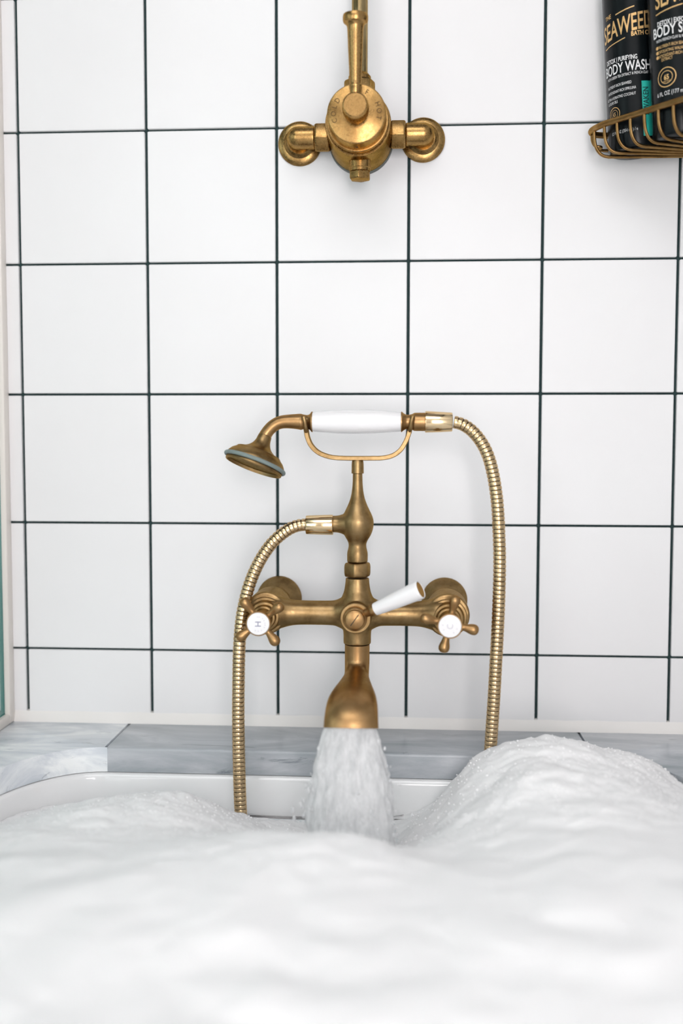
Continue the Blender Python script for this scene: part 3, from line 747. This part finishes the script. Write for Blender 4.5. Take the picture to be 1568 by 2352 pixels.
me = pyd('ribbed_tube', V, F); fixn(me)
hb = link('ribbed_tube', me, MAT_HOSE, hose, True, 30); me.materials.append(MAT_GROOVE)
for p, q in zip(me.polygons, mi): p.material_index = q

# ------------------------------------------------------------------ falling water
rng = random.Random(5)
zt = MOUTH.z + 0.004; zb = WATER + 0.004
V, F = [], []; NS, NT = 72, 44
for i in range(NT + 1):
    f = i / NT; z = zt + (zb - zt) * f
    hw = 0.0235 + 0.0215 * (1 - math.exp(-f * 2.2)) ; hd_ = 0.0125 + 0.016 * f
    cx_ = MOUTH.x - 0.001 + 0.002 * f; cy_ = MOUTH.y - 0.012 * f
    for k in range(NS):
        t = 2 * PI * k / NS
        q = Vector((math.cos(t) * 2.2, math.sin(t) * 2.2, z * 16))
        q2 = Vector((math.cos(t) * 6.5, math.sin(t) * 6.5, z * 60))
        wob = 1 + min(1, f * 4) * (0.13 * noise.noise(q) + 0.12 * noise.noise(q2))
        V.append(Vector((cx_ + hw * wob * math.cos(t), cy_ + hd_ * wob * math.sin(t), z)))
for i in range(NT):
    for k in range(NS):
        k2 = (k + 1) % NS; F.append((i * NS + k, i * NS + k2, (i + 1) * NS + k2, (i + 1) * NS + k))
stream = tag(link('water_stream', fixn(pyd('water_stream', V, F)), MAT_STREAM, None, True, 180), 'white aerated water pouring from the brass spout into the tub', 'water', kind='stuff')
V2, F2 = [], []
for _ in range(240):
    f = rng.random() ** 0.8; z = zt - 0.012 + (zb - zt) * f
    hw = 0.024 + 0.024 * (1 - math.exp(-f * 2.2)); t = rng.uniform(0, 2 * PI); rr = 0.75 + 0.42 * rng.random()
    if rng.random() < 0.15 and f > 0.35: rr += rng.random() * 0.5
    c_ = Vector((MOUTH.x + hw * rr * math.cos(t), MOUTH.y - 0.012 * f + (0.0135 + 0.017 * f) * rr * math.sin(t), max(z, zb)))
    rad = rng.uniform(0.0006, 0.0020); o_ = len(V2)
    V2 += [c_ + Vector((q.x * rad, q.y * rad, q.z * rad * rng.uniform(1.6, 1.8))) for q in IV]; F2 += [tuple(a + o_ for a in f_q) for f_q in IF]
dr = link('water_drops', pyd('water_drops', V2, F2), MAT_DROP, stream, True, 180); dr['kind'] = 'stuff'

# ------------------------------------------------------------------ exposed shower valve
VX, VZ = 0.0962, RZ + 0.2812
valve = empty('shower_valve', (VX, -0.005, VZ), 'exposed brass thermostatic shower valve with upright lever and riser pipe', 'shower valve')
V0 = Vector((VX, 0, VZ))
lathe('gasket', [(0.0045, 0.0352), (0.0052, 0.0358), (0.0120, 0.0358), (0.0125, 0.0350)], V0, OUT, MAT_GASKET, valve, 56)
lathe('valve_body', [(0.0126, 0.0345), (0.0135, 0.0350), (0.0780, 0.0350), (0.0800, 0.0344), (0.0800, 0.0322), (0.0806, 0.0318), (0.0850, 0.0318), (0.0850, 0.0312)], V0, OUT, MAT_VALVE_DARK, valve, 72, 25)
lathe('lock_ring', [(0.0852, 0.0305), (0.0853, 0.0322), (0.0862, 0.0327), (0.0885, 0.0327), (0.0895, 0.0320), (0.0896, 0.0305)], V0, OUT, MAT_VALVE, valve, 72, 25)
cap = lathe('index_cap', [(0.0897, 0.0296), (0.0900, 0.0304), (0.1108, 0.0304), (0.1122, 0.0297), (0.1127, 0.0285), (0.1127, 0.0)], V0, OUT, MAT_VALVE, valve, 72, 25)
hole = V0 + Vector((0, -0.0985, -0.0302))
lathe('grub_screw_hole', [(0, 0.0013), (0.0004, 0.0013)], hole, (0, 0, -1), MAT_GROOVE, cap, 12)
# stamped words around the cap
def arc_text(s, ang_mid, rad, size, step, flip=False):
    geos = []
    for i, ch in enumerate(s):
        v, f = text_geo(ch, size, 0.9)
        a = ang_mid - (i - (len(s) - 1) / 2) * step
        c, sn = math.cos(a - PI / 2), math.sin(a - PI / 2)
        geos.append(([(rad * math.cos(a) + p * c - q * sn, rad * math.sin(a) + p * sn + q * c) for p, q in v], f))
    return geos
geos = arc_text('COLD', math.radians(172), 0.0210, 0.0075, 0.30) + arc_text('HOT', math.radians(5), 0.0210, 0.0075, 0.30) + arc_text('OFF', math.radians(80), 0.0210, 0.0075, 0.30)
MAT_STAMP = simple('stamped_shadow_brass', (0.10, 0.055, 0.018), 0.6, 0.6)
flat_print('stamped_lettering', geos, V0 + OUT * 0.11285, Vector((1, 0, 0)), UP, MAT_STAMP, cap)
# lever
hub = lathe('lever', [(0.1120, 0.0108), (0.1150, 0.0108), (0.1190, 0.0118)] + smooth_prof([(0.1200, 0.0126), (0.1240, 0.0134), (0.1330, 0.0134), (0.1385, 0.0130)], 3) + [(0.1402, 0.0122), (0.1408, 0.0112), (0.1408, 0.0)], V0, OUT, MAT_LEVER, valve, 48, 30)
rd = Vector((0.0, -0.06, 1)).normalized(); r0_ = V0 + OUT * 0.1305 + UP * 0.010
lathe('lever_rod', [(0, 0.0056), (0.0085, 0.0058), (0.0095, 0.0064), (0.0115, 0.0066), (0.0125, 0.0060)] + smooth_prof([(0.0135, 0.0059), (0.030, 0.0066), (0.050, 0.0075), (0.064, 0.0081), (0.0685, 0.0088), (0.0710, 0.0106)], 4) + [(0.0718, 0.0120), (0.0740, 0.0127), (0.0775, 0.0127), (0.0795, 0.0120), (0.0800, 0.0)], r0_, rd, MAT_LEVER, hub, 36, 32)
# riser pipe
RD = 0.046
hexnut('riser_nut', (VX, -RD, VZ + 0.0335), UP, 0.0172, 0.0215, MAT_VALVE_DARK, valve, 0.002, (1, 0.2, 0))
lathe('riser_neck', [(0.0, 0.0122), (0.0040, 0.0122), (0.0060, 0.0105), (0.0075, 0.0092)], (VX, -RD, VZ + 0.0548), UP, MAT_VALVE, valve, 32)
lathe('riser_pipe', [(0, 0.0086), (0.92, 0.0086)], (VX, -RD, VZ + 0.0560), UP, MAT_PIPE, valve, 36)
lathe('pipe_bracket', [(0.0045, 0.022), (0.008, 0.0225), (0.012, 0.016), (0.014, 0.009), (0.036, 0.008), (0.046, 0.010)], (VX, 0, VZ + 0.86), OUT, MAT_VALVE, valve, 32)
# drain plug below
PD = 0.056
lathe('plug_boss', [(0, 0.0118), (0.0085, 0.0118), (0.0090, 0.0112), (0.0120, 0.0112)], (VX + 0.001, -PD, VZ - 0.0325), (0, 0, -1), MAT_VALVE, valve, 40)
hexnut('drain_plug', (VX + 0.001, -PD, VZ - 0.0438), (0, 0, -1), 0.0118, 0.0095, MAT_VALVE, valve, 0.0014, (1, 0.45, 0))
# inlets
for sx, ex in ((-1, 0.0269), (1, 0.1655)):
    E0 = Vector((ex, 0, VZ + (0.0 if sx < 0 else 0.0018)))
    lathe('escutcheon', [(0.0045, 0.0238), (0.0050, 0.0246), (0.0078, 0.0246), (0.0098, 0.0232), (0.0112, 0.0205), (0.0116, 0.0175), (0.0150, 0.0150), (0.0162, 0.0136)], E0, OUT, MAT_VALVE_DARK, valve, 56, 25)
    AD = 0.0290; R_ = 0.0124; span = abs(ex - VX) - 0.0500
    prof = [(-R_ * math.cos(t), R_ * math.sin(t)) for t in (PI / 2 * k / 10 for k in range(11))] + [(span - 0.001, R_), (span, R_ - 0.0008)]
    arm_g = lathe_geo(prof, E0 + OUT * AD, (-sx, 0, 0), 36)
    neck_g = lathe_geo([(0.010, R_ * 0.98), (AD - 0.004, R_ * 0.98), (AD, R_ * 0.9)], E0, OUT, 36)
    fused('inlet_elbow', [arm_g, neck_g], MAT_VALVE, valve, 0.0007, 4)
    hexnut('union_nut', (VX + sx * 0.0500, -AD, E0.z), (-sx, 0, 0), 0.0168, 0.0165, MAT_VALVE, valve, 0.0016, (0, 0.3, 1))

# ------------------------------------------------------------------ corner wire basket
BZ = RZ + 0.2825                              # rim height
basket = empty('corner_wire_basket', (0.44, -0.05, RZ + 0.262), 'antique brass wire corner basket holding the dark bottles', 'wire basket')
X0 = 0.320
def front(x): return Vector((x, -(0.063 + 1.21 * (x - 0.3627)), BZ))
rimp = [front(0.4945), front(0.47), front(0.44), front(0.41), front(0.385), front(0.366), front(0.3575), Vector((0.3510, -0.0440, BZ)), Vector((0.3478, -0.0340, BZ)), Vector((0.3490, -0.0240, BZ)), Vector((0.3560, -0.0165, BZ)), Vector((0.370, -0.0130, BZ)), Vector((0.40, -0.0115, BZ)), Vector((0.45, -0.0110, BZ)), Vector((0.4945, -0.0110, BZ))]
tube('rim', spline(rimp, 8), 0.0033, MAT_WIRE, basket, 14)
BB = BZ - 0.0300
wx = [0.3505, 0.3570, 0.3677, 0.3787, 0.3900, 0.4010, 0.4125, 0.4235, 0.4345, 0.4455, 0.4565, 0.4675, 0.4785, 0.488]
for i, x in enumerate(wx):
    if i == 0: top = Vector((0.3492, -0.0395, BZ))
    else: top = front(x) + Vector((0.0, 0.0, 0))
    end = Vector((0.4955, -(0.036 + 0.0040 * i), BB))
    inn = (Vector((end.x, end.y, 0)) - Vector((top.x, top.y, 0))).normalized()
    dn = lambda dz, k: top + Vector((0, 0, -dz)) + inn * k
    drop = BZ - BB
    pts = [dn(0.001, 0), dn(drop * 0.38, 0.0006), dn(drop * 0.66, 0.0024), dn(drop * 0.86, 0.0062), dn(drop * 0.97, 0.0115), dn(drop, 0.0185), dn(drop, 0.026), end]
    tube('wire', spline(pts, 6), 0.0017, MAT_WIRE, basket, 10)
for i, pts in enumerate([[(0.3490, -0.026, BZ), (0.3500, -0.024, BZ - 0.008), (0.3535, -0.0225, BZ - 0.0135), (0.360, -0.0215, BZ - 0.0148), (0.3625, -0.0090, BZ - 0.0148), (0.40, -0.0075, BZ - 0.0148), (0.4955, -0.0075, BZ - 0.0148)]]):
    tube('wire', spline([Vector(p) for p in pts], 6), 0.0017, MAT_WIRE, basket, 10)
for y_ in (-0.0130, -0.2219):
    lathe('wall_stud', [(0, 0.0075), (0.003, 0.0075), (0.005, 0.004), (0.0065, 0.0034)], (X_R - 0.0046, y_, BZ), (-1, 0, 0), MAT_WIRE, basket, 20)

# ------------------------------------------------------------------ the two bottles
def bottle(name, base, rad, height, lean, face, label, cat, layout):
    """layout(P): P(text, color, angle deg, z, size, xscale, slope) prints on the side; angles from the facing direction, + to the right"""
    root = empty(name, base, label, cat, 'dark toiletry bottles in the basket')
    V, F = lathe_geo([(0, rad - 0.004), (0.001, rad - 0.0015), (0.004, rad)] + [(height * k / 8, rad) for k in range(1, 9)] + [(height + 0.006, rad - 0.002), (height + 0.012, rad * 0.72), (height + 0.015, rad * 0.45), (height + 0.022, rad * 0.43)], (0, 0, 0), UP, 56)
    def put(nm, V, F, m, angle=35, par=root):
        me = fixn(pyd(nm, V, F)) if nm in ('bottle_body', 'cap') else pyd(nm, V, F)
        for p in me.polygons: p.use_smooth = True
        me.set_sharp_from_angle(angle=math.radians(angle)); me.materials.append(m)
        o = bpy.data.objects.new(nm, me); COL.objects.link(o); o.parent = par; return o
    bo = put('bottle_body', V, F, MAT_BOTTLE)
    V, F = lathe_geo([(height + 0.0225, rad * 0.5), (height + 0.024, rad * 0.56), (height + 0.045, rad * 0.56), (height + 0.046, rad * 0.5)], (0, 0, 0), UP, 40)
    put('cap', V, F, MAT_CAP)
    acc = {'w': [], 'g': [], 't': [], 'd': []}   # one entry per printed line or mark
    def wrap(v, f, c, eps):
        return ([Vector(((rad + eps) * math.sin(face + a / rad), -(rad + eps) * math.cos(face + a / rad), b_)) for a, b_ in v], f)
    def P(s, c, deg, z, size, sx=0.62, slope=0.0, bold=0.0, rot90=False, eps=0.00025):
        v, f = text_geo(s, size, sx, bold)
        if rot90: v = [(-q, p) for p, q in v]
        v = [(p + math.radians(deg) * rad, q + z + p * slope) for p, q in v]
        acc[c].append(wrap(v, f, c, eps))
    def Q(c, a0, a1, z0, z1, eps=0.0002, n=10):
        v = []
        for k in range(n + 1):
            a = math.radians(a0 + (a1 - a0) * k / n) * rad; v += [(a, z0), (a, z1)]
        acc[c].append(wrap(v, [(2 * k, 2 * k + 2, 2 * k + 3, 2 * k + 1) for k in range(n)], c, eps))
    def LN(c, pts, th):
        v = []
        for a, z in pts: v += [(math.radians(a) * rad, z - th / 2), (math.radians(a) * rad, z + th / 2)]
        acc[c].append(wrap(v, [(2 * k, 2 * k + 2, 2 * k + 3, 2 * k + 1) for k in range(len(pts) - 1)], c, 0.00025))
    def RG(c, deg, z, r0, r1, n=36):
        v = []
        for k in range(n):
            t = 2 * PI * k / n
            for rr in (r0, r1): v.append((math.radians(deg) * rad + rr * math.cos(t), z + rr * math.sin(t)))
        acc[c].append(wrap(v, [(2 * k, 2 * ((k + 1) % n), 2 * ((k + 1) % n) + 1, 2 * k + 1) for k in range(n)], c, 0.00025))
    layout(P, Q, LN, RG)
    for c, m, nm in (('w', MAT_PRINT_W, 'white_lettering'), ('g', MAT_PRINT_G, 'gold_lettering'), ('t', MAT_PRINT_T, 'teal_band'), ('d', MAT_PRINT_D, 'dark_lettering')):
        if acc[c]:
            for V, F in acc[c]: put(nm, V, F, m, 80, bo)
    root.rotation_euler = lean
    return root
def lay1(P, Q, LN, RG):
    P('THE', 'g', -49, 0.1370, 0.0062, 0.8, 0.1, 0.00008)
    LN('g', [(-28.7, 0.1388), (-18, 0.1400), (-8, 0.1412), (2, 0.1424), (10.7, 0.1433)], 0.0012)
    P('SEAWEED', 'g', -10, 0.1178, 0.0250, 0.53, 0.14, 0.0003)
    P('BATH CO', 'g', 24, 0.1138, 0.0064, 0.80, 0.04, 0.0002)
    LN('g', [(-63, 0.1080), (-50, 0.1092), (-40, 0.1099), (-30, 0.1107), (-20, 0.1118), (-10, 0.1130)], 0.0010)
    P('DETOX | PURIFYING', 'w', -24, 0.0905, 0.0066, 0.62, -0.04, 0.00012)
    P('BODY WASH', 'w', -13, 0.0788, 0.0145, 0.64, -0.02, 0.0002)
    P('WITH GREEN TEA EXTRACT & FRENCH CLAY', 'w', -12, 0.0742, 0.0041, 0.56)
    P('NUTRIENT-RICH SEAWEED', 'w', -30, 0.0655, 0.0042, 0.58)
    P('ANTIOXIDANT-RICH SPIRULINA', 'w', -26, 0.0595, 0.0042, 0.56)
    P('ULTRA HYDRATING COCONUT', 'w', -28, 0.0535, 0.0042, 0.58)
    P('& OLIVE OILS', 'w', -46, 0.0490, 0.0042, 0.58)
    RG('g', -42, 0.0382, 0.0066, 0.0073); RG('g', -42, 0.0382, 0.0042, 0.0046); P('65', 'g', -42, 0.0360, 0.0060, 0.7)
    P('12 FL OZ (354 mL) / e', 'w', -22, 0.0170, 0.0046, 0.72)
    Q('t', 19, 40.5, 0.0102, 0.0667)
    P('AWAKEN', 'd', 32.5, 0.0462, 0.0084, 0.80, 0.0, 0.0002, True, 0.0004)
def lay2(P, Q, LN, RG):
    P('THE', 'g', -40, 0.1490, 0.0060, 0.8, 0.1)
    P('SEAWEED', 'g', 19, 0.1300, 0.0250, 0.53, 0.14, 0.0003)
    P('BATH CO', 'g', 52, 0.1250, 0.0062, 0.80, 0.04, 0.0002)
    LN('g', [(-42, 0.1207), (-30, 0.1217), (-18, 0.1227), (-5, 0.1238), (6, 0.1247), (16.5, 0.1256)], 0.0011)
    P('DETOX | EXFOLIATING', 'w', 6, 0.1088, 0.0066, 0.62, 0.0, 0.00012)
    P('BODY SCRUB', 'w', 6, 0.0985, 0.0142, 0.64, 0.0, 0.0002)
    P('WITH FRENCH CLAY & WALNUT SHELLS', 'w', 4, 0.0933, 0.0041, 0.60)
    P('NUTRIENT-RICH SEAWEED', 'g', -4, 0.0868, 0.0044, 0.60)
    P('EXFOLIATING WALNUT SHELLS', 'g', 0, 0.0820, 0.0044, 0.60)
    P('ANTIOXIDANT-RICH GREEN TEA', 'g', 0, 0.0775, 0.0044, 0.60); P('EXTRACT', 'g', -20, 0.0738, 0.0044, 0.60)
    for z_ in (0.0882, 0.0834, 0.0789): RG('g', -42, z_, 0.0, 0.0017, 12)
    RG('g', -22.5, 0.0575, 0.0090, 0.0099); RG('g', -22.5, 0.0575, 0.0058, 0.0064); P('65', 'g', -22.5, 0.0552, 0.0068, 0.8, 0, 0.0002); P('CERTIFIED', 'g', -22.5, 0.0528, 0.0020, 0.9)
    P('6 FL OZ (177 mL) / e', 'w', -8, 0.0400, 0.0058, 0.72)
WT_ = BB + 0.0024
va1 = math.atan2(-(0.404 - CAM_C.x), 1.167)
bottle('body_wash_bottle', (0.3940, -0.0420, WT_), 0.0290, 0.185, (0, math.radians(-3.5), 0), va1 - 0.06, 'black body wash bottle with a teal band, nearer the tiled wall', 'bottle', lay1)
bottle('body_scrub_bottle', (0.4280, -0.0900, WT_), 0.0270, 0.175, (0, math.radians(-3.5), 0), va1 - 0.06, 'black body scrub bottle with gold seal, cut off by the right edge', 'bottle', lay2)
